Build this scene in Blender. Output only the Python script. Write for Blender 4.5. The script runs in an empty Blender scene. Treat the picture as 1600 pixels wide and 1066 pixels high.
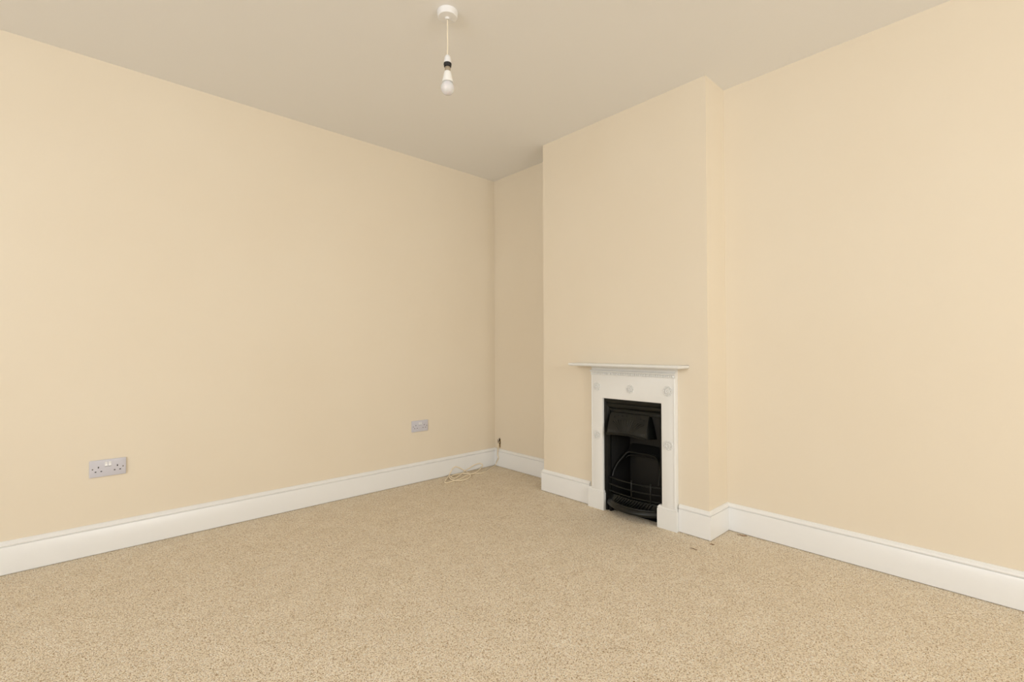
import bpy, bmesh, math, random
from mathutils import Vector, Matrix
random.seed(7)
S = bpy.context.scene
COL = S.collection
PI = math.pi

# ------------------------------------------------------------------ room dimensions (metres)
WL = 3.2355          # left wall plane (y)
XB = 2.7721          # back wall plane (x) seen in the two alcoves
XC = 2.5413          # face of the chimney breast (x)
Y1, Y2 = 2.4115, 1.1806   # chimney breast corners (y)
H = 2.5424           # ceiling
XF, YR = -3.20, -3.60     # the two walls behind the camera

# ------------------------------------------------------------------ camera
F = Vector((0.6781, 0.7349, 0.0132)); R = Vector((0.7350, -0.6781, -0.0031))
F.normalize(); R = (R - F * R.dot(F)).normalized(); U = R.cross(F)
cd = bpy.data.cameras.new('camera'); cam = bpy.data.objects.new('camera', cd); COL.objects.link(cam)
cd.sensor_width = 36.0; cd.lens = 742.173 / 1600 * 36.0; cd.clip_start = 0.02
M = Matrix((R, U, -F)).transposed().to_4x4(); M.translation = Vector((0, 0, 1.05))
cam.matrix_world = M
S.camera = cam

# ------------------------------------------------------------------ world, daylight, exposure
wd = bpy.data.worlds.new('sky'); S.world = wd; wd.use_nodes = True
bg = wd.node_tree.nodes['Background']
bg.inputs[0].default_value = (0.86, 0.93, 1.0, 1); bg.inputs[1].default_value = 1.0
S.view_settings.view_transform = 'Standard'; S.view_settings.look = 'None'
S.view_settings.gamma = 1.0; S.view_settings.use_curve_mapping = False
S.view_settings.exposure = -1.2


def area(name, loc, direction, sx, sy, power, colour):
    l = bpy.data.lights.new(name, 'AREA'); l.shape = 'RECTANGLE'; l.size = sx; l.size_y = sy
    l.energy = power; l.color = colour
    o = bpy.data.objects.new(name, l); COL.objects.link(o)
    o.location = loc; o.rotation_euler = Vector(direction).to_track_quat('-Z', 'Y').to_euler()
    return o


# overcast daylight standing in the two window openings behind the camera
WIN_R = (-0.30, 1.90, 1.05, 2.42)     # x0, x1, z0, z1 in the wall y = YR
WIN_F = (-0.90, 1.40, 0.95, 2.42)     # y0, y1, z0, z1 in the wall x = XF
area('daylight_side', ((WIN_R[0] + WIN_R[1]) / 2, YR - 0.22, (WIN_R[2] + WIN_R[3]) / 2), (0, 1, 0),
     WIN_R[1] - WIN_R[0], WIN_R[3] - WIN_R[2], 250, (0.98, 0.99, 0.98))
area('daylight_rear', (XF - 0.22, (WIN_F[0] + WIN_F[1]) / 2, (WIN_F[2] + WIN_F[3]) / 2), (1, 0, 0),
     WIN_F[1] - WIN_F[0], WIN_F[3] - WIN_F[2], 250, (0.93, 0.985, 1.06))


# ------------------------------------------------------------------ materials
def srgb(r, g, b):
    f = lambda c: (c / 255 / 12.92) if c / 255 <= 0.04045 else ((c / 255 + 0.055) / 1.055) ** 2.4
    return (f(r), f(g), f(b), 1)


def mat(name, col, rough=0.5, metal=0.0, spec=0.5, bump=None, mottling=None, coat=0.0):
    m = bpy.data.materials.new(name); m.use_nodes = True
    nt = m.node_tree; b = nt.nodes['Principled BSDF']
    b.inputs['Base Color'].default_value = col
    b.inputs['Roughness'].default_value = rough; b.inputs['Metallic'].default_value = metal
    b.inputs['Specular IOR Level'].default_value = spec
    b.inputs['Coat Weight'].default_value = coat
    tc = nt.nodes.new('ShaderNodeTexCoord')
    if bump:
        sc, st, dist = bump
        n = nt.nodes.new('ShaderNodeTexNoise'); n.inputs['Scale'].default_value = sc
        n.inputs['Detail'].default_value = 4
        bp = nt.nodes.new('ShaderNodeBump'); bp.inputs['Strength'].default_value = st
        bp.inputs['Distance'].default_value = dist
        nt.links.new(tc.outputs['Object'], n.inputs['Vector'])
        nt.links.new(n.outputs['Fac'], bp.inputs['Height'])
        nt.links.new(bp.outputs['Normal'], b.inputs['Normal'])
    if mottling:
        sc, c2, lo, hi = mottling
        n = nt.nodes.new('ShaderNodeTexNoise'); n.inputs['Scale'].default_value = sc
        n.inputs['Detail'].default_value = 5
        cr = nt.nodes.new('ShaderNodeValToRGB')
        cr.color_ramp.elements[0].position = lo; cr.color_ramp.elements[0].color = col
        cr.color_ramp.elements[1].position = hi; cr.color_ramp.elements[1].color = c2
        nt.links.new(tc.outputs['Object'], n.inputs['Vector'])
        nt.links.new(n.outputs['Fac'], cr.inputs['Fac'])
        nt.links.new(cr.outputs['Color'], b.inputs['Base Color'])
    return m


M_WALL = mat('magnolia_emulsion', srgb(236, 224, 203), 0.62, spec=0.3, bump=(260, 0.05, 0.002),
             mottling=(1.3, srgb(234, 221, 199), 0.3, 0.7))
M_CEIL = mat('white_ceiling_emulsion', srgb(245, 243, 240), 0.85, spec=0.2, bump=(200, 0.05, 0.002))
M_GLOSS = mat('white_gloss_paint', srgb(240, 239, 236), 0.28, spec=0.5)
M_FIRE = mat('white_painted_iron', srgb(237, 236, 232), 0.34, spec=0.5, bump=(120, 0.06, 0.001))
M_IRON = mat('black_cast_iron', srgb(14, 15, 15), 0.33, spec=0.32, bump=(90, 0.2, 0.002),
             mottling=(14, srgb(20, 22, 17), 0.35, 0.65))
M_SOOT = mat('sooty_iron', srgb(10, 10, 9), 0.5, spec=0.35, bump=(60, 0.25, 0.003))
M_PLATE = mat('grey_white_plastic', srgb(208, 206, 213), 0.35, spec=0.45)
M_ROCK = mat('white_plastic', srgb(240, 239, 238), 0.3, spec=0.5)
M_DARK = mat('dark_slot', srgb(6, 5, 5), 0.7)
M_BLACKP = mat('black_plastic', srgb(22, 22, 24), 0.4)
M_METAL = mat('brushed_metal', srgb(196, 186, 170), 0.35, metal=0.9)
M_SCREW = mat('screw_metal', srgb(120, 112, 100), 0.4, metal=0.9)
M_CORD = mat('cream_flex', srgb(240, 228, 205), 0.45)
M_CABLE = mat('cream_cable', srgb(250, 234, 204), 0.4)
M_BROWN = mat('brown_strand', srgb(92, 62, 38), 0.55)
M_PLASTER = mat('broken_plaster', srgb(178, 146, 92), 0.9, bump=(300, 0.6, 0.004),
                mottling=(160, srgb(92, 70, 40), 0.4, 0.6))
M_FLECK = mat('dark_fleck', srgb(92, 60, 34), 0.9, mottling=(220, srgb(150, 104, 62), 0.4, 0.6))
M_BULBW = mat('bulb_body', srgb(246, 245, 240), 0.35)

# frosted bulb envelope
M_BULB = mat('frosted_envelope', srgb(226, 224, 224), 0.22)
M_BULB.node_tree.nodes['Principled BSDF'].inputs['Subsurface Weight'].default_value = 0.25
M_BULB.node_tree.nodes['Principled BSDF'].inputs['Subsurface Scale'].default_value = 0.01

# window pane: thin clear glass
M_PANE = bpy.data.materials.new('window_glass'); M_PANE.use_nodes = True
nt = M_PANE.node_tree; nt.nodes.clear()
o_ = nt.nodes.new('ShaderNodeOutputMaterial'); mx = nt.nodes.new('ShaderNodeMixShader')
tr = nt.nodes.new('ShaderNodeBsdfTransparent'); gl = nt.nodes.new('ShaderNodeBsdfGlossy')
gl.inputs['Roughness'].default_value = 0.02; mx.inputs[0].default_value = 0.06
nt.links.new(tr.outputs[0], mx.inputs[1]); nt.links.new(gl.outputs[0], mx.inputs[2])
nt.links.new(mx.outputs[0], o_.inputs['Surface'])


def carpet_material():
    m = bpy.data.materials.new('beige_twist_carpet'); m.use_nodes = True
    nt = m.node_tree; b = nt.nodes['Principled BSDF']
    b.inputs['Roughness'].default_value = 0.95; b.inputs['Specular IOR Level'].default_value = 0.1
    tc = nt.nodes.new('ShaderNodeTexCoord')
    # slightly distorted coordinates so the tufts do not line up
    vo = nt.nodes.new('ShaderNodeTexVoronoi'); vo.inputs['Scale'].default_value = 300
    n2 = nt.nodes.new('ShaderNodeTexNoise'); n2.inputs['Scale'].default_value = 230; n2.inputs['Detail'].default_value = 2
    n2.inputs['Roughness'].default_value = 0.7
    n3 = nt.nodes.new('ShaderNodeTexNoise'); n3.inputs['Scale'].default_value = 9; n3.inputs['Detail'].default_value = 4
    for n in (vo, n2, n3):
        nt.links.new(tc.outputs['Object'], n.inputs['Vector'])
    sep = nt.nodes.new('ShaderNodeSeparateColor')
    nt.links.new(vo.outputs['Color'], sep.inputs[0])
    cr = nt.nodes.new('ShaderNodeValToRGB')      # colour of each tuft
    e = cr.color_ramp.elements
    e[0].position = 0.0; e[0].color = srgb(176, 146, 108)
    e[1].position = 1.0; e[1].color = srgb(255, 252, 240)
    for p, c in ((0.14, (226, 204, 172)), (0.45, (248, 232, 205)), (0.75, (254, 243, 220)), (0.88, (255, 241, 222))):
        x = e.new(p); x.color = srgb(*c)
    nt.links.new(sep.outputs[0], cr.inputs['Fac'])
    cr2 = nt.nodes.new('ShaderNodeValToRGB')     # dark flecks between the tufts
    cr2.color_ramp.elements[0].position = 0.29; cr2.color_ramp.elements[0].color = srgb(96, 70, 48)
    cr2.color_ramp.elements[1].position = 0.44; cr2.color_ramp.elements[1].color = (1, 1, 1, 1)
    nt.links.new(n2.outputs['Fac'], cr2.inputs['Fac'])
    mu = nt.nodes.new('ShaderNodeMix'); mu.data_type = 'RGBA'; mu.blend_type = 'MULTIPLY'; mu.inputs[0].default_value = 0.9
    nt.links.new(cr.outputs['Color'], mu.inputs[6]); nt.links.new(cr2.outputs['Color'], mu.inputs[7])
    cr3 = nt.nodes.new('ShaderNodeValToRGB')     # broad mottling of the wool
    cr3.color_ramp.elements[0].position = 0.3; cr3.color_ramp.elements[0].color = (0.93, 0.915, 0.89, 1)
    cr3.color_ramp.elements[1].position = 0.7; cr3.color_ramp.elements[1].color = (1, 1, 1, 1)
    nt.links.new(n3.outputs['Fac'], cr3.inputs['Fac'])
    mv = nt.nodes.new('ShaderNodeMix'); mv.data_type = 'RGBA'; mv.blend_type = 'MULTIPLY'; mv.inputs[0].default_value = 1.0
    nt.links.new(mu.outputs[2], mv.inputs[6]); nt.links.new(cr3.outputs['Color'], mv.inputs[7])
    nt.links.new(mv.outputs[2], b.inputs['Base Color'])
    ad = nt.nodes.new('ShaderNodeMath'); ad.operation = 'SUBTRACT'
    nt.links.new(n2.outputs['Fac'], ad.inputs[0]); nt.links.new(vo.outputs['Distance'], ad.inputs[1])
    bp = nt.nodes.new('ShaderNodeBump'); bp.inputs['Strength'].default_value = 0.7; bp.inputs['Distance'].default_value = 0.004
    nt.links.new(ad.outputs[0], bp.inputs['Height']); nt.links.new(bp.outputs['Normal'], b.inputs['Normal'])
    return m


M_CARPET = carpet_material()


# ------------------------------------------------------------------ helpers
def link(name, bm, m, parent=None, smooth=None, origin=None):
    bmesh.ops.recalc_face_normals(bm, faces=bm.faces)
    if origin is not None:
        bmesh.ops.translate(bm, verts=bm.verts, vec=-Vector(origin))
    me = bpy.data.meshes.new(name); bm.to_mesh(me); bm.free()
    me.materials.append(m)
    if smooth is not None:
        me.polygons.foreach_set('use_smooth', [True] * len(me.polygons))
        me.set_sharp_from_angle(angle=math.radians(smooth))
    o = bpy.data.objects.new(name, me); COL.objects.link(o)
    if origin is not None:
        o.location = origin
    if parent is not None:
        o.parent = parent
    return o


def struct(o):
    o['kind'] = 'structure'; return o


def thing(name, label, cat, loc, rot=(0, 0, 0), group=None):
    o = bpy.data.objects.new(name, None); COL.objects.link(o); o.empty_display_size = 0.05
    o.location = loc; o.rotation_euler = rot; o['label'] = label; o['category'] = cat
    if group: o['group'] = group
    return o


def box(bm, x0, x1, y0, y1, z0, z1, bevel=0.0, seg=2):
    t = bmesh.new()
    v = [t.verts.new((x, y, z)) for x in (x0, x1) for y in (y0, y1) for z in (z0, z1)]
    for f in ((0, 1, 3, 2), (4, 6, 7, 5), (0, 4, 5, 1), (2, 3, 7, 6), (0, 2, 6, 4), (1, 5, 7, 3)):
        t.faces.new([v[i] for i in f])
    bmesh.ops.recalc_face_normals(t, faces=t.faces)
    if bevel:
        bmesh.ops.bevel(t, geom=t.edges[:], offset=bevel, segments=seg, affect='EDGES', profile=0.5)
    merge(bm, t)


def merge(bm, t):
    me = bpy.data.meshes.new('tmp'); t.to_mesh(me); t.free(); bm.from_mesh(me); bpy.data.meshes.remove(me)


def lathe(bm, prof, centre=(0, 0, 0), axis='Z', n=40):
    """prof: list of (radius, height)."""
    c = Vector(centre); rings = []
    for r, h in prof:
        ring = []
        for k in range(n):
            a = 2 * PI * k / n
            if axis == 'Z': p = Vector((r * math.cos(a), r * math.sin(a), h))
            elif axis == 'X': p = Vector((h, r * math.cos(a), r * math.sin(a)))
            else: p = Vector((r * math.cos(a), h, r * math.sin(a)))
            ring.append(bm.verts.new(c + p))
        rings.append(ring)
    for a, b in zip(rings, rings[1:]):
        for k in range(n):
            bm.faces.new((a[k], a[(k + 1) % n], b[(k + 1) % n], b[k]))
    bm.faces.new(rings[0]); bm.faces.new(rings[-1][::-1])


def smooth_path(pts, k=6, closed=False):
    P = [Vector(p) for p in pts]; out = []
    n = len(P)
    for i in range(n - 1):
        a = P[max(i - 1, 0)]; b = P[i]; c = P[i + 1]; d = P[min(i + 2, n - 1)]
        for j in range(k):
            t = j / k
            out.append(0.5 * ((2 * b) + (c - a) * t + (2 * a - 5 * b + 4 * c - d) * t * t + (3 * b - a - 3 * c + d) * t ** 3))
    out.append(P[-1]); return out


def tube(bm, pts, r, n=8, rr=None):
    pts = [Vector(p) for p in pts]; rings = []; up = Vector((0, 0, 1)); prev = None
    for i, p in enumerate(pts):
        t = (pts[min(i + 1, len(pts) - 1)] - pts[max(i - 1, 0)]).normalized()
        if prev is None:
            a = t.cross(up)
            if a.length < 0.1: a = t.cross(Vector((1, 0, 0)))
        else:
            a = prev - t * prev.dot(t)
        a.normalize(); prev = a; b = t.cross(a)
        q = rr[i] if rr else r
        rings.append([bm.verts.new(p + q * (math.cos(2 * PI * k / n) * a + math.sin(2 * PI * k / n) * b)) for k in range(n)])
    for u, v in zip(rings, rings[1:]):
        for k in range(n):
            bm.faces.new((u[k], u[(k + 1) % n], v[(k + 1) % n], v[k]))
    bm.faces.new(rings[0]); bm.faces.new(rings[-1][::-1])


def prism(bm, prof, fn, a, b):
    """extrude a closed profile (u, v) between parameters a and b; fn(u, v, s) gives the point."""
    A = [bm.verts.new(fn(u, v, a)) for u, v in prof]; B = [bm.verts.new(fn(u, v, b)) for u, v in prof]
    n = len(prof)
    for i in range(n):
        bm.faces.new((A[i], A[(i + 1) % n], B[(i + 1) % n], B[i]))
    bm.faces.new(A); bm.faces.new(B[::-1])


# ------------------------------------------------------------------ the room
T = 0.12
bm = bmesh.new(); box(bm, XF - T, XB + T, YR - T, WL + T, -0.10, 0.0)
struct(link('floor', bm, M_CARPET))
bm = bmesh.new(); box(bm, XF - T, XB + T, YR - T, WL + T, H, H + 0.1)
struct(link('ceiling', bm, M_CEIL))
bm = bmesh.new(); box(bm, XF - T, XB + T, WL, WL + T, 0, H)
struct(link('wall_left', bm, M_WALL))
bm = bmesh.new(); box(bm, XB, XB + T, YR - T, WL, 0, H)
struct(link('wall_back', bm, M_WALL))


def wall_with_opening(bm, axis, p0, p1, s0, s1, o):
    """wall slab with one rectangular opening o = (s0, s1, z0, z1)."""
    def bx(a, b, z0, z1):
        if axis == 'Y': box(bm, a, b, p0, p1, z0, z1)
        else: box(bm, p0, p1, a, b, z0, z1)
    bx(s0, o[0], 0, H); bx(o[1], s1, 0, H); bx(o[0], o[1], 0, o[2]); bx(o[0], o[1], o[3], H)


bm = bmesh.new(); wall_with_opening(bm, 'Y', YR - T, YR, XF - T, XB, WIN_R); struct(link('wall_right', bm, M_WALL))
bm = bmesh.new(); wall_with_opening(bm, 'X', XF - T, XF, YR, WL, WIN_F); struct(link('wall_front', bm, M_WALL))

# chimney breast: two piers and the lintel around the fireplace recess
FY0, FY1, FZ = 1.405, 1.905, 0.80
bm = bmesh.new()
YP = [Y2, FY0, FY1, Y1]; ZP = [0, FZ, H]
vv = {}
def V(x, y, z):
    k = (round(x, 5), round(y, 5), round(z, 5))
    if k not in vv: vv[k] = bm.verts.new((x, y, z))
    return vv[k]
def Q(*p): bm.faces.new([V(*q) for q in p])
for i in range(3):
    for j in range(2):
        if i == 1 and j == 0: continue
        Q((XC, YP[i], ZP[j]), (XC, YP[i + 1], ZP[j]), (XC, YP[i + 1], ZP[j + 1]), (XC, YP[i], ZP[j + 1]))
for j in range(2):
    for y in (Y2, Y1): Q((XC, y, ZP[j]), (XB, y, ZP[j]), (XB, y, ZP[j + 1]), (XC, y, ZP[j + 1]))
for y in (FY0, FY1): Q((XC, y, 0), (XB, y, 0), (XB, y, FZ), (XC, y, FZ))
Q((XC, FY0, FZ), (XC, FY1, FZ), (XB, FY1, FZ), (XB, FY0, FZ))
struct(link('wall_chimney_breast', bm, M_WALL))

# skirting boards: profile (distance from wall, height)
t = 0.015
SK = [(0, 0), (t - .008, 0), (t - .008, .0030), (t - .0006, .0034), (t, .0042), (t, .1265), (t - .0012, .1292), (t - .0052, .1300), (t - .0055, .1315), (t - .0012, .1330), (t + .0004, .1362),
      (t - .0002, .1405), (t - .0030, .1455), (t - .0058, .1478), (t - .0060, .1495), (t - .0078, .1515), (t - .0105, .1540), (t - .0125, .1550), (0, .1550)]


def skirt(name, a, b, n, ma, mb):
    """a, b: (x, y) on the wall plane; n: inward normal; ma, mb: +1 outer corner, -1 inner corner, 0 square end."""
    a = Vector((a[0], a[1], 0)); b = Vector((b[0], b[1], 0)); n = Vector((n[0], n[1], 0)); d = (b - a).normalized()
    bm = bmesh.new()
    A = [bm.verts.new(a + n * u - d * u * ma + Vector((0, 0, z))) for u, z in SK]
    B = [bm.verts.new(b + n * u + d * u * mb + Vector((0, 0, z))) for u, z in SK]
    k = len(SK)
    for i in range(k):
        bm.faces.new((A[i], A[(i + 1) % k], B[(i + 1) % k], B[i]))
    bm.faces.new(A); bm.faces.new(B[::-1])
    return struct(link(name, bm, M_GLOSS, smooth=35))


skirt('baseboard_left', (XF, WL), (XB, WL), (0, -1), -1, -1)
skirt('baseboard_alcove_left', (XB, WL), (XB, Y1), (-1, 0), -1, -1)
skirt('baseboard_breast_return_left', (XB, Y1), (XC, Y1), (0, 1), -1, 1)
PLA, PLB = 1.982, 1.350       # outer sides of the fireplace plinths
skirt('baseboard_breast_left', (XC, Y1), (XC, PLA), (-1, 0), 1, 0)
skirt('baseboard_breast_right', (XC, PLB), (XC, Y2), (-1, 0), 0, 1)
skirt('baseboard_breast_return_right', (XC, Y2), (XB, Y2), (0, -1), 1, -1)
skirt('baseboard_alcove_right', (XB, Y2), (XB, YR), (-1, 0), -1, -1)
skirt('baseboard_right', (XF, YR), (XB, YR), (0, 1), -1, -1)
skirt('baseboard_front', (XF, YR), (XF, WL), (1, 0), -1, -1)


# windows behind the camera (sash frames with glass)
def window(name, axis, p, o):
    s0, s1, z0, z1 = o
    def bx(bm, a, b, c, d, e0, e1):
        if axis == 'Y': box(bm, a, b, p - e1, p - e0, c, d, 0.003)
        else: box(bm, p - e1, p - e0, a, b, c, d, 0.003)
    fr = bmesh.new(); w = 0.055
    bx(fr, s0, s0 + w, z0, z1, .02, .09); bx(fr, s1 - w, s1, z0, z1, .02, .09)
    bx(fr, s0 + w, s1 - w, z0, z0 + w, .02, .09); bx(fr, s0 + w, s1 - w, z1 - w, z1, .02, .09)
    zm = (z0 + z1) / 2; bx(fr, s0 + w, s1 - w, zm - .02, zm + .02, .03, .08)
    sm = (s0 + s1) / 2; bx(fr, sm - .02, sm + .02, z0 + w, z1 - w, .035, .078)
    f = struct(link(name, fr, M_GLOSS))
    g = bmesh.new(); bx(g, s0 + w * .6, s1 - w * .6, z0 + w * .6, z1 - w * .6, .052, .056)
    link('pane', g, M_PANE, f)
    sb = bmesh.new()
    if axis == 'Y': box(sb, s0 - .04, s1 + .04, p - .02, p + .05, z0 - .03, z0, .005)
    else: box(sb, p - .02, p + .05, s0 - .04, s1 + .04, z0 - .03, z0, .005)
    link('window_sill', sb, M_GLOSS, f)


window('window_1', 'Y', YR, WIN_R)
window('window_2', 'X', XF, WIN_F)

# ------------------------------------------------------------------ fireplace
fire = thing('fireplace', 'small white painted cast iron fireplace with black grate on the chimney breast', 'fireplace', (XC, 1.655, 0))


def fl(name, bm, m, parent=None, smooth=40):
    """link a fireplace mesh given in world coordinates under the fireplace empty."""
    bmesh.ops.translate(bm, verts=bm.verts, vec=-Vector(fire.location))
    return link(name, bm, m, parent or fire, smooth)


X0 = XC - 0.0005
XS = XC - 0.030                    # front of the surround
SYR, SYL = 1.3575, 1.9525          # outer sides
OYR, OYL, OZ = 1.4455, 1.8620, 0.7205   # opening

# surround plate with opening, slightly rounded arrises
bm = bmesh.new()
def ring_pts(x, y0, y1, z1): return [(x, y0, 0.110), (x, y0, z1), (x, y1, z1), (x, y1, 0.110)]
b_ = 0.003
outer = [(X0, 0), (XS + b_, 0), (XS + b_ * .3, b_ * .3), (XS, b_)]
inner = [(XS, b_), (XS + b_ * .3, b_ * .3), (XS + b_, 0), (X0 + 0.0, 0)]
rows = []
ZT = 0.895
for x, i in outer: rows.append([bm.verts.new(p) for p in ring_pts(x, SYR + i, SYL - i, ZT)])
for x, i in inner: rows.append([bm.verts.new(p) for p in ring_pts(x, OYR - i, OYL + i, OZ + i)])
rows.append(rows[0])
for a, b in zip(rows, rows[1:]):
    for k in range(3):
        bm.faces.new((a[k], a[k + 1], b[k + 1], b[k]))
bm.faces.new([r[0] for r in rows[:-1]]); bm.faces.new([r[3] for r in rows[:-1]][::-1])
surround = fl('surround', bm, M_FIRE)

# thin raised bead following the outer edge of the surround
for nm, y in (('edge_bead', SYR + .007), ('edge_bead', SYL - .007)):
    bm = bmesh.new(); tube(bm, [(XS, y, 0.13), (XS, y, 0.868)], 0.0028, 10)
    fl(nm, bm, M_FIRE, surround)

# cornice under the shelf: dentil band, bead and cove (profile in distance-from-wall, height)
bm = bmesh.new()
cor = [(0, .868), (.031, .868), (.0335, .870), (.0335, .8725), (.031, .874), (.031, .886), (.034, .887), (.038, .8895), (.0395, .893), (.038, .8965),
       (.034, .899), (.027, .9005), (.0245, .9045), (.0240, .911), (.0260, .918), (.031, .9235), (.038, .926), (0, .926)]
def cornice_pt(u, v, s): return (XC - u, s, v)
ov = lambda u: max(0, u - .031) * 0.35 - max(0, .028 - u) * (0.6 if u > .02 else 0)
A = [bm.verts.new((XC - u, SYR - .0008 - ov(u), v)) for u, v in cor]; B = [bm.verts.new((XC - u, SYL + .0008 + ov(u), v)) for u, v in cor]
for i in range(len(cor)):
    bm.faces.new((A[i], A[(i + 1) % len(cor)], B[(i + 1) % len(cor)], B[i]))
bm.faces.new(A); bm.faces.new(B[::-1])
cornice = fl('cornice', bm, M_FIRE, None, 30)
bm = bmesh.new(); nd = 46
for k in range(nd):
    y = SYR + .006 + (SYL - SYR - .012) * (k + .5) / nd
    box(bm, XC - .0375, XC - .030, y - .0036, y + .0036, .8752, .8856, .0010, 1)
fl('dentil_band', bm, M_FIRE, cornice)

# mantel shelf with moulded edge
bm = bmesh.new()
pf = [(0, .9262), (.112, .9262), (.117, .9275), (.1190, .9305), (.1215, .9325), (.1228, .9360), (.1228, .9410), (.1210, .9438), (.117, .9450), (0, .9450)]
YA, YB = 1.2865, 2.0700
rowsA, rowsB = [], []
for u, v in pf:
    ins = .1228 - max(u, .112) if u > 0 else .1228 - .112
    if u == 0: ins = 0 if v > .93 else .0108
    rowsA.append((u, v, ins))
A = [bm.verts.new((X0 - u, YA + ins, v)) for u, v, ins in rowsA]; B = [bm.verts.new((X0 - u, YB - ins, v)) for u, v, ins in rowsA]
# ends follow the same moulding
k = len(pf)
for i in range(k - 1):
    bm.faces.new((A[i], A[i + 1], B[i + 1], B[i]))
def endcap(P, ysign, y0):
    back = [bm.verts.new((X0, p.co.y, p.co.z)) for p in P[1:-1]]
    for i in range(len(back) - 1):
        bm.faces.new((P[i + 1], P[i + 2], back[i + 1], back[i]))
    return back
bA = endcap(A, 1, YA); bB = endcap(B, -1, YB)
bm.faces.new([A[0], A[1], bA[0]]); bm.faces.new([B[0], bB[0], B[1]])
bm.faces.new([A[-1], bA[-1], A[-2]]); bm.faces.new([B[-1], B[-2], bB[-1]])
bmesh.ops.remove_doubles(bm, verts=bm.verts, dist=1e-5)
fl('mantel_shelf', bm, M_FIRE, None, 30)


# plinth blocks: chamfered top moulding
def plinth(y0, y1):
    bm = bmesh.new(); D = .034
    prof = [(0, .0, 0), (D, .0, 0), (D, .108, 0), (D - .0006, .1105, .0006), (D - .003, .112, .003), (D - .0035, .1135, .0035),
            (D - .0015, .116, .0015), (D - .0025, .121, .0025), (D - .006, .1265, .006), (D - .0098, .1305, .0098)]
    rws = []
    for u, v, i in prof[1:]:
        rws.append([bm.verts.new(p) for p in ((X0, y0 + i, v), (XC - u, y0 + i, v), (XC - u, y1 - i, v), (X0, y1 - i, v))])
    for a, b in zip(rws, rws[1:]):
        for q in range(4):
            bm.faces.new((a[q], a[(q + 1) % 4], b[(q + 1) % 4], b[q]))
    bm.faces.new(rws[0]); bm.faces.new(rws[-1][::-1])
    fl('plinth', bm, M_FIRE, None, 30)


plinth(1.3510, 1.4745)
plinth(1.8545, 1.9810)

# rosettes: concentric boss ringed by scrolls
def rosette(y, z, r):
    bm = bmesh.new()
    def torus(cy, cz, R_, r_, n=20, m=8, flat=1.0):
        g = []
        for i in range(n):
            a = 2 * PI * i / n; ring = []
            for j in range(m):
                b = 2 * PI * j / m; q = R_ + r_ * math.cos(b)
                ring.append(bm.verts.new((XS - r_ * flat * math.sin(b), cy + q * math.cos(a), cz + q * math.sin(a))))
            g.append(ring)
        for i in range(n):
            for j in range(m):
                bm.faces.new((g[i][j], g[(i + 1) % n][j], g[(i + 1) % n][(j + 1) % m], g[i][(j + 1) % m]))
    torus(y, z, r * .36, r * .10, 28, 10, 1.9)
    lathe(bm, [(r * .17, 0.0005), (r * .16, -.0030), (r * .11, -.0055), (r * .04, -.0066)], (XS, y, z), 'X', 16)
    for k in range(8):
        a = 2 * PI * k / 8 + PI / 8
        cy, cz = y + r * .72 * math.cos(a), z + r * .72 * math.sin(a)
        torus(cy, cz, r * .13, r * .068, 12, 6, 2.0)
        a2 = 2 * PI * k / 8
        tube(bm, smooth_path([(XS, y + r * .46 * math.cos(a2), z + r * .46 * math.sin(a2)),
                              (XS - .0012, y + r * .70 * math.cos(a2), z + r * .70 * math.sin(a2)),
                              (XS, y + r * .98 * math.cos(a2), z + r * .98 * math.sin(a2))], 3), .0016, 6,
             [.0010, .0018, .0026, .0030, .0031, .0026, .0013])
    fl('rosette', bm, M_FIRE, surround, 60)


rosette(1.9035, .7930, .0310)
rosette(1.6545, .7905, .0290)
rosette(1.4035, .7945, .0330)
rosette(1.9050, .4765, .0290)
rosette(1.4035, .4830, .0330)

# --- cast iron insert
XI = XC - .014                     # front of the iron frame, set back from the surround
IYR, IYL, IZ = 1.4780, 1.8300, 0.640   # inner edge of the frame
bm = bmesh.new()
def ring3(x, i): # i=0 outer .. 1 inner
    y0 = OYR + .0005 + (IYR - OYR) * i; y1 = OYL - .0005 - (OYL - IYL) * i; z1 = OZ - .0005 - (OZ - IZ) * i
    return [bm.verts.new(p) for p in ((x, y0, 0), (x, y0, z1), (x, y1, z1), (x, y1, 0))]
rows = [ring3(*a) for a in ((XC + .030, 0), (XI, 0), (XI, .12), (XI + .006, .30), (XI + .010, .36), (XI + .006, .42), (XI + .007, .5), (XI + .018, .72),
                            (XI + .024, .78), (XI + .020, .84), (XI + .021, .93), (XI + .028, 1.0), (XC + .034, 1.0))]
for a, b in zip(rows, rows[1:]):
    for q in range(3):
        bm.faces.new((a[q], a[q + 1], b[q + 1], b[q]))
frame = fl('iron_frame', bm, M_IRON, None, 25)

# hood: raked canopy with cheeks
HZ1, HZ0 = .640, .497
hy0t, hy1t, hy0b, hy1b = 1.548, 1.822, 1.535, 1.818
def hood_x(z): s = (HZ1 - z) / (HZ1 - HZ0); return XC + .012 - .058 * s - .008 * math.sin(s * PI)
bm = bmesh.new(); NZ, NY = 12, 12
g = []
for i in range(NZ + 1):
    s = i / NZ; z = HZ1 - (HZ1 - HZ0) * s; y0 = hy0t + (hy0b - hy0t) * s; y1 = hy1t + (hy1b - hy1t) * s
    drop = 0
    g.append([bm.verts.new((hood_x(z), y0 + (y1 - y0) * j / NY, z - .010 * s * (1 - (2 * j / NY - 1) ** 2) * -1)) for j in range(NY + 1)])
for i in range(NZ):
    for j in range(NY): bm.faces.new((g[i][j], g[i][j + 1], g[i + 1][j + 1], g[i + 1][j]))
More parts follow.
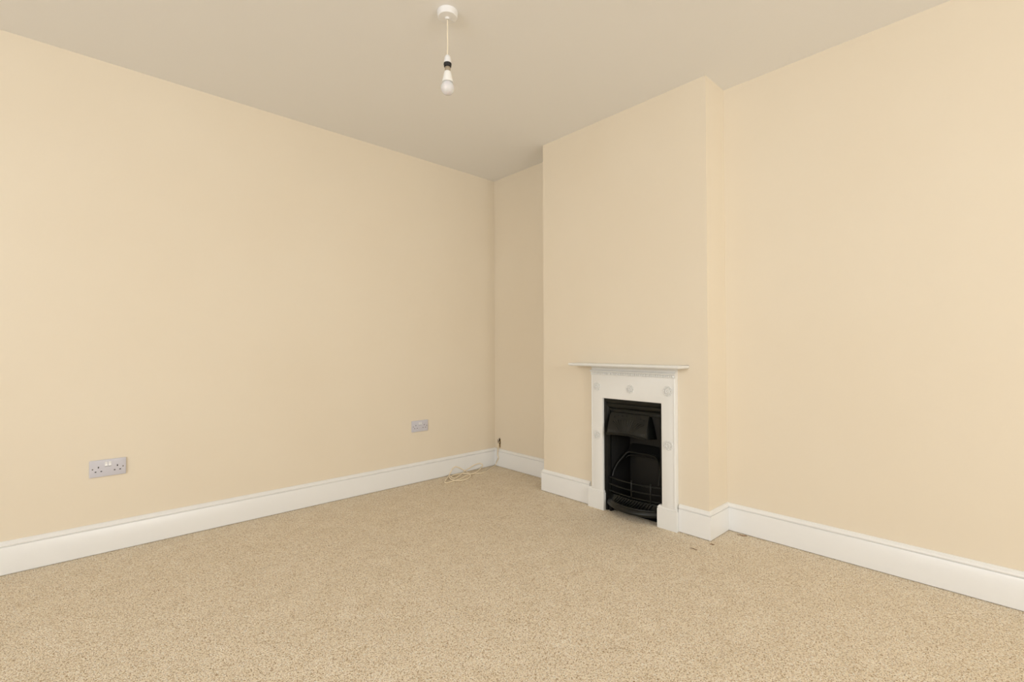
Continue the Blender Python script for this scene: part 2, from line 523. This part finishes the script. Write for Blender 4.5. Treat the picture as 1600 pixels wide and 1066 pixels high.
# cheeks splaying back to the frame
for j, ys in ((0, IYR + .002), (NY, IYL - .002)):
    bk = []
    for i in range(NZ + 1):
        s = i / NZ; z = g[i][j].co.z
        yy = g[i][j].co.y + (ys - g[i][j].co.y) * ((0.10 + 0.50 * s) if j == 0 else (0.1 + 0.9 * s))
        bk.append(bm.verts.new((XC + .020, yy, z)))
    for i in range(NZ): bm.faces.new((g[i][j], g[i + 1][j], bk[i + 1], bk[i]))
hood = fl('hood', bm, M_IRON, None, 30)
sm_ = hood.modifiers.new('thickness', 'SOLIDIFY'); sm_.thickness = 0.004; sm_.offset = -1

bm = bmesh.new(); box(bm, XC + .0205, XC + .0240, IYR + .001, IYL - .001, .500, .640)
fl('register_plate', bm, M_SOOT, None)

# relief ornament cast on the hood: fan of reeds, scrolls and a lower lip
bm = bmesh.new()
yc = 1.680
for k in range(13):
    a = (k - 6) / 6
    y0 = yc + a * .045; y1 = yc + a * .112
    pts = [(hood_x(z) - .0015, y0 + (y1 - y0) * s, z) for s, z in ((0, .522), (.33, .545), (.66, .568), (1, .596 - .018 * a * a))]
    tube(bm, pts, .0024, 6, [.0012, .0020, .0028, .0034])
for sgn in (-1, 1):
    for c, r in ((.085, .012), (.112, .009), (.060, .008)):
        pts = [(hood_x(.545 + .018 * math.sin(th) * .6) - .001, yc + sgn * (c + (r * (1 - th / 9)) * math.cos(th)), .534 + (r * (1 - th / 9)) * math.sin(th)) for th in [x * .5 for x in range(14)]]
        tube(bm, pts, .0016, 6)
    for c in [x * .0085 for x in range(1, 16)]:
        tube(bm, [(hood_x(z) - .0004, yc + sgn * c, z) for z in (.514, .521, .528)], .0016, 5)
    for c, z in ((.02, .618), (.05, .616), (.08, .612), (.105, .605)):
        lathe(bm, [(.0042, .001), (.0036, -.002), (.0014, -.0038)], (hood_x(z) - .001, yc + sgn * c, z), 'X', 10)
fl('hood_ornament', bm, M_IRON, hood, 50)
bm = bmesh.new()
tube(bm, smooth_path([(hood_x(HZ0) - .001, hy0b + (hy1b - hy0b) * j / 8, HZ0 + .010 * (1 - (2 * j / 8 - 1) ** 2)) for j in range(9)], 3), .0042, 8)
fl('hood_lip', bm, M_IRON, hood, 50)

# lintel strip above the hood
bm = bmesh.new(); box(bm, XC + .010, XC + .024, IYR, IYL, .628, .645, .003)
fl('hood_rail', bm, M_IRON, None)

# firebox shell: cheeks, back and sloping throat
XBK = XC + .150
bm = bmesh.new()
def poly(*p): bm.faces.new([bm.verts.new(q) for q in p])
xq = XC + .018
by0, by1 = 1.530, 1.775
poly((xq, IYR, 0), (xq, IYR, .64), (XBK, by0, .64), (XBK, by0, 0))
poly((xq, IYL, 0), (xq, IYL, .64), (XBK, by1, .64), (XBK, by1, 0))
poly((XBK, by0, 0), (XBK, by1, 0), (XBK, by1, .64), (XBK, by0, .64))
poly((xq, IYR, .64), (xq, IYL, .64), (XBK, by1, .64), (XBK, by0, .64))
poly((XC + .0, IYR, .012), (XC + .0, IYL, .012), (XBK, by1, .012), (XBK, by0, .012))
firebox = fl('firebox', bm, M_SOOT, None, 10)
# raised arched rim framing the fireback
bm = bmesh.new()
rim = smooth_path([(XC + .012, 1.816, .222), (XC + .022, 1.815, .250), (XC + .045, 1.803, .295), (XC + .075, 1.780, .338), (XC + .100, 1.764, .366),
                   (XC + .108, 1.735, .372), (XC + .108, 1.660, .374), (XC + .108, 1.585, .374), (XC + .100, 1.553, .366), (XC + .075, 1.520, .335),
                   (XC + .045, 1.500, .290), (XC + .016, 1.490, .225)], 4)
tube(bm, rim, .0065, 8)
tube(bm, [p + Vector((.010, 0, -.022)) for p in rim[14:34]], .0035, 8)
fl('fireback_rim', bm, M_IRON, firebox, 60)
bm = bmesh.new()                    # sloping throat plate above the rim
for a, b in zip(rim, rim[1:]):
    bm.faces.new([bm.verts.new(q) for q in (a, b, (XBK - .002, min(max(b.y, by0), by1), b.z + .05), (XBK - .002, min(max(a.y, by0), by1), a.z + .05))])
fl('throat_plate', bm, M_SOOT, firebox, 40)


def bow(y, depth, base, half=.190, yc=1.655):
    return XC + base - depth * max(0.0, 1 - ((y - yc) / half) ** 2)


# three bowed front bars
for z in (.216, .172, .130):
    bm = bmesh.new()
    pts = [(bow(y, .026, .006), y, z - .004 * (1 - ((y - 1.655) / .19) ** 2)) for y in [IYR - .006 + (IYL - IYR + .012) * k / 20 for k in range(21)]]
    tube(bm, pts, .0048, 8)
    fl('grate_bar', bm, M_IRON, None, 50)
# upright stays on the bars
for y in (1.655, 1.530):
    bm = bmesh.new(); x = bow(y, .026, .006) - .002
    box(bm, x - .004, x + .003, y - .004, y + .004, .104, .224, .0015, 1)
    lathe(bm, [(.003, 0), (.0055, .004), (.0055, .007), (.0015, .011)], (x, y, .222), 'Z', 12)
    fl('grate_stay', bm, M_IRON, None, 50)

# slotted ash plate in front of the fire, bowed
bm = bmesh.new(); n = 60
ya, yb = IYR + .001, IYL - .001
def ash(y, u):   # u = 0 at back, 1 at front edge
    xb_ = bow(y, .018, .010); xf_ = bow(y, .078, -.002)
    return (xb_ + (xf_ - xb_) * u, y, .116 - .040 * u)
top, bot = [], []
slots = [1.520 + k * .0185 for k in range(14)]
us = [0, .18, .86, 1.0]
ys = sorted([ya, yb] + [s - .0045 for s in slots] + [s + .0045 for s in slots])
grid = {}
for a, y in enumerate(ys):
    for b, u in enumerate(us):
        q = Vector(ash(y + (.5 - u) * -.012 if 0 < a < len(ys) - 1 else y, u)); grid[a, b] = bm.verts.new(q)
for a in range(len(ys) - 1):
    slot = a % 2 == 1
    for b in range(3):
        if slot and b == 1: continue
        bm.faces.new((grid[a, b], grid[a + 1, b], grid[a + 1, b + 1], grid[a, b + 1]))
ashp = fl('ash_grille', bm, M_IRON, None, 30)
so = ashp.modifiers.new('thickness', 'SOLIDIFY'); so.thickness = 0.006; so.offset = 0

# apron: bowed front rail under the grille with rolled edge
bm = bmesh.new(); n = 28
prof = [(.004, .078), (-.001, .0795), (-.0045, .077), (-.0040, .073), (-.0030, .070), (-.0060, .066), (-.0105, .060), (-.0120, .053), (-.0100, .046), (-.004, .042), (.004, .043), (.006, .053)]
gr = []
for k in range(n + 1):
    y = IYR - .008 + (IYL - IYR + .016) * k / n
    xb_ = bow(y, .076, -.001, .190)
    gr.append([bm.verts.new((xb_ + u, y, v)) for u, v in prof])
m_ = len(prof)
for a, b in zip(gr, gr[1:]):
    for q in range(m_): bm.faces.new((a[q], a[(q + 1) % m_], b[(q + 1) % m_], b[q]))
bm.faces.new(gr[0]); bm.faces.new(gr[-1][::-1])
fl('apron', bm, M_IRON, None, 50)
# two stub feet beneath the apron
for y in (IYR + .002, IYL - .010):
    bm = bmesh.new(); box(bm, XC - .010, XC + .020, y - .008, y + .008, .0, .060, .003)
    fl('foot', bm, M_IRON, None)


# ------------------------------------------------------------------ sockets on the left wall
def socket(x, z, label):
    """double switched outlet; local frame: x along the wall, -y into the room."""
    root = thing('wall_socket', label, 'socket', (x, WL, z), group='double sockets on the left wall')
    bm = bmesh.new(); box(bm, -.073, .073, -.0090, -.0003, -.043, .043, .0028, 3)
    plate = link('plate', bm, M_PLATE, root, 40)
    for cx in (-.0072, .0072):
        bm = bmesh.new()
        pr = [(-.0085, .0315), (-.0112, .0300), (-.0100, .0200), (-.0124, .0100), (-.0085, .0088)]
        prism(bm, pr, lambda u, v, s: (s, u, v), cx - .0054, cx + .0054)
        link('rocker_switch', bm, M_ROCK, root)
        bm = bmesh.new(); box(bm, cx - .0058, cx + .0058, -.0093, -.0088, .0074, .0092)
        link('switch_shadow_gap', bm, M_DARK, root)
    for cx in (-.0375, .0375):
        for dx, dz, w, h in ((0, .0065, .0044, .0082), (-.0111, -.0150, .0066, .0044), (.0111, -.0150, .0066, .0044)):
            bm = bmesh.new(); box(bm, cx + dx - w / 2, cx + dx + w / 2, -.0094, -.0086, dz - h / 2, dz + h / 2)
            link('pin_hole', bm, M_DARK, root)
    for cx in (-.0603, .0603):
        bm = bmesh.new(); lathe(bm, [(.0030, -.0086), (.0030, -.0096), (.0022, -.0101)], (cx, 0, -.001), 'Y', 14)
        sc = link('screw', bm, M_SCREW, root, 40)
        bm = bmesh.new(); box(bm, cx - .0026, cx + .0026, -.0104, -.0098, -.0017, -.0005)
        link('screw_slot', bm, M_DARK, sc)


socket(.1345, .4345, 'larger looking double socket low on the cream wall nearer the camera, with two white switches')
socket(1.9960, .4365, 'smaller looking double socket low on the cream wall nearer the far corner')

# ------------------------------------------------------------------ pendant lamp
PX, PY = 1.2128, 1.7309
lampo = thing('pendant_lamp', 'bare bulb pendant hanging by a white flex from a round ceiling rose', 'ceiling lamp', (PX, PY, H))
bm = bmesh.new()
lathe(bm, [(.0460, -.0002), (.0460, -.004), (.0448, -.012), (.0432, -.021), (.0420, -.0240), (.0400, -.0256), (.030, -.0262), (.012, -.0266), (.0095, -.0300), (.0070, -.0325), (.0030, -.033)], n=64)
rose = link('ceiling_rose', bm, M_ROCK, lampo, 35)
bm = bmesh.new(); lathe(bm, [(.0034, -.0325), (.0030, -.0340)], n=16); link('cord_hole', bm, M_DARK, rose)
bm = bmesh.new(); box(bm, .0100, .0360, -.0009, .0009, -.0272, -.0262, .0003, 1); link('rose_rib', bm, M_ROCK, rose)
bm = bmesh.new()
tube(bm, [(0.0004 * math.sin(k), 0.0003 * math.cos(k * 1.3), -.030 - (.175) * k / 12) for k in range(13)], .0027, 12)
link('flex', bm, M_CORD, lampo, 60)
zz = lambda z: z - H
bm = bmesh.new()
lathe(bm, [(.0030, zz(2.3500)), (.0070, zz(2.3485)), (.0110, zz(2.3440)), (.0138, zz(2.3350)), (.0156, zz(2.3225)), (.0168, zz(2.3165)), (.0172, zz(2.3135)), (.0165, zz(2.3128))], n=40)
link('lampholder_cap', bm, M_ROCK, lampo, 35)
bm = bmesh.new()
lathe(bm, [(.0150, zz(2.3135)), (.0174, zz(2.3120)), (.0176, zz(2.3060)), (.0165, zz(2.3030)), (.0160, zz(2.2975)), (.0135, zz(2.2955))], n=40)
link('shade_ring', bm, M_BLACKP, lampo, 35)
bm = bmesh.new()
lathe(bm, [(.0118, zz(2.2970)), (.0122, zz(2.2900)), (.0130, zz(2.2890)), (.0130, zz(2.2860)), (.0122, zz(2.2850)), (.0122, zz(2.2740))], n=40)
link('bulb_cap', bm, M_METAL, lampo, 35)
for a in (0.6, 0.6 + PI):
    bm = bmesh.new(); lathe(bm, [(.0012, .0118), (.0012, .0150)], (0, 0, zz(2.2875)), 'X', 10)
    o = link('bayonet_pin', bm, M_METAL, lampo, 35); o.rotation_euler = (0, 0, a)
bm = bmesh.new()
lathe(bm, [(.0128, zz(2.2760)), (.0145, zz(2.2745)), (.0160, zz(2.2690)), (.0185, zz(2.2570)), (.0215, zz(2.2440)), (.0250, zz(2.2310)), (.0262, zz(2.2270)), (.0255, zz(2.2260))], n=48)
link('bulb_body', bm, M_BULBW, lampo, 35)
bm = bmesh.new()
gp = [(.0256, zz(2.2268))]
for k in range(0, 15):
    a = math.radians(55 - 145 * k / 14); gp.append((max(.0300 * math.cos(a), .0005), zz(2.2020) + .0300 * math.sin(a)))
lathe(bm, [q for q in gp if q[1] <= gp[0][1] + 1e-6], n=48)
link('bulb_globe', bm, M_BULB, lampo, 60)

# ------------------------------------------------------------------ aerial cable in the corner
cab = thing('aerial_cable', 'loose loops of thin cream cable on the carpet in the far left corner', 'cable', (2.5, 3.15, 0))
CP = [(2.7660, 3.1680, 0.2150), (2.7526, 3.1650, 0.1960), (2.7526, 3.1690, 0.1650), (2.7526, 3.1706, 0.1388), (2.7526, 3.1742, 0.1017), (2.7526, 3.1640, 0.0756), (2.7526, 3.1839, 0.0438), (2.7502, 3.205, 0.0066), (2.6474, 3.151, 0.0035), (2.5607, 3.1024, 0.0035), (2.494, 3.0926, 0.0035), (2.4543, 3.1134, 0.0035), (2.4112, 3.1182, 0.0035), (2.3524, 3.1075, 0.0035), (2.2769, 3.0751, 0.0035), (2.2111, 3.0621, 0.0035), (2.158, 3.0561, 0.0035), (2.117, 3.0488, 0.0065), (2.1198, 3.0701, 0.0095), (2.1771, 3.1267, 0.0095), (2.2577, 3.2061, 0.0115), (2.2806, 3.216, 0.0321), (2.2999, 3.216, 0.0549), (2.3257, 3.216, 0.0636), (2.3551, 3.216, 0.0532), (2.3946, 3.216, 0.0304), (2.4231, 3.2007, 0.0095), (2.4013, 3.1243, 0.0095), (2.3653, 3.0647, 0.0095), (2.3101, 3.0265, 0.0060), (2.2563, 3.0221, 0.0060), (2.2057, 3.0376, 0.0095), (2.196, 3.0839, 0.0095), (2.2103, 3.1388, 0.0135), (2.2416, 3.1743, 0.0135), (2.2197, 3.1171, 0.0135), (2.2296, 3.0875, 0.0135), (2.3038, 3.1287, 0.0135), (2.3859, 3.1867, 0.0135), (2.4414, 3.216, 0.0194), (2.472, 3.216, 0.0276), (2.4959, 3.216, 0.037), (2.5375, 3.216, 0.0462), (2.5796, 3.216, 0.0485), (2.608, 3.216, 0.0371), (2.6115, 3.216, 0.0199), (2.5411, 3.1682, 0.0105), (2.4557, 3.1125, 0.0105), (2.4093, 3.106, 0.0105), (2.3908, 3.1407, 0.0105), (2.3524, 3.177, 0.0105), (2.285, 3.1731, 0.0135), (2.2287, 3.1473, 0.0135)]
bm = bmesh.new(); tube(bm, [p - Vector(cab.location) for p in smooth_path(CP, 6)], .0040, 8)
link('cable_run', bm, M_CABLE, cab, 60)
bm = bmesh.new()  # thin brown strand beside the cable, down the skirting and onto the carpet
q = [(2.7700, 3.1720, 0.2330), (2.7560, 3.1680, .205)] + [(x + .001, y + .006, z + .001) for x, y, z in CP[2:10]]
q = [(min(a, 2.7540), b, max(c, .003)) for a, b, c in q]
tube(bm, [Vector(p) - cab.location for p in smooth_path(q, 6)], .0017, 6)
link('strand', bm, M_BROWN, cab, 60)
bm = bmesh.new()                       # frayed wire ends at the hole
for k, (dy, dz) in enumerate(((.010, .030), (-.006, .024), (.004, .012), (-.010, -.004))):
    p0 = Vector((2.7690, 3.1690, .2080)); tube(bm, [v - cab.location for v in smooth_path([p0, p0 + Vector((-.012, dy * .5, dz * .3)), p0 + Vector((-.010, dy, dz))], 4)], .0018, 6)
link('wire_ends', bm, M_BROWN, cab, 60)

# ragged hole in the plaster where the cable comes out
def ragged(name, cy, cz, ry, rz, m, x0, x1, parent=None, seed=1):
    rnd = random.Random(seed); bm = bmesh.new(); n = 26
    rr = [1 + rnd.uniform(-.28, .28) for _ in range(n)]
    f = [bm.verts.new((x0, cy + ry * rr[k] * math.cos(2 * PI * k / n), cz + rz * rr[k] * math.sin(2 * PI * k / n))) for k in range(n)]
    g = [bm.verts.new((x1, v.co.y + (v.co.y - cy) * .25, v.co.z + (v.co.z - cz) * .15)) for v in f]
    for k in range(n): bm.faces.new((f[k], f[(k + 1) % n], g[(k + 1) % n], g[k]))
    bm.faces.new(f); bm.faces.new(g[::-1])
    return link(name, bm, m, parent)


hole = thing('cable_hole', 'small ragged brown hole in the plaster above the skirting in the far left corner', 'hole', (XB, 3.166, .205))
def rel(o):
    o.location = -Vector(hole.location); return o
rel(ragged('broken_plaster', 3.1655, .2080, .0085, .0370, M_PLASTER, XB - .0022, XB - .0002, hole, 3))
rel(ragged('dark_opening', 3.1700, .2330, .0055, .0110, M_DARK, XB - .0030, XB - .0021, hole, 5))
rel(ragged('dark_opening', 3.1655, .2020, .0045, .0060, M_DARK, XB - .0030, XB - .0021, hole, 8))

# ------------------------------------------------------------------ dark flecks on the carpet
def fleck(pts, r, label):
    bm = bmesh.new(); c = Vector(pts[len(pts) // 2]); c.z = 0
    P = smooth_path(pts, 4); n = len(P)
    tube(bm, [p - c for p in P], r, 7, [r * (0.35 + 0.65 * math.sin(PI * (k + .5) / n)) for k in range(n)])
    o = link('carpet_fleck', bm, M_FLECK, None, 60); o.location = c
    o['label'] = label; o['category'] = 'debris'; o['group'] = 'dark flecks on the carpet by the chimney breast'


fleck([(2.722, 1.106, .0014), (2.729, 1.094, .0036), (2.730, 1.080, .0016), (2.738, 1.066, .0030), (2.741, 1.060, .0012)], .0021,
      'long dark brown fleck on the carpet beside the right alcove skirting')
fleck([(2.486, 1.154, .0012), (2.494, 1.147, .0030), (2.494, 1.139, .0016), (2.499, 1.134, .0010)], .0022,
      'short dark fleck on the carpet just in front of the chimney breast corner')
fleck([(2.363, 1.203, .0016), (2.370, 1.187, .0030), (2.366, 1.174, .0024), (2.376, 1.166, .0014)], .0017,
      'faint curled brown fleck on the open carpet in front of the right plinth')
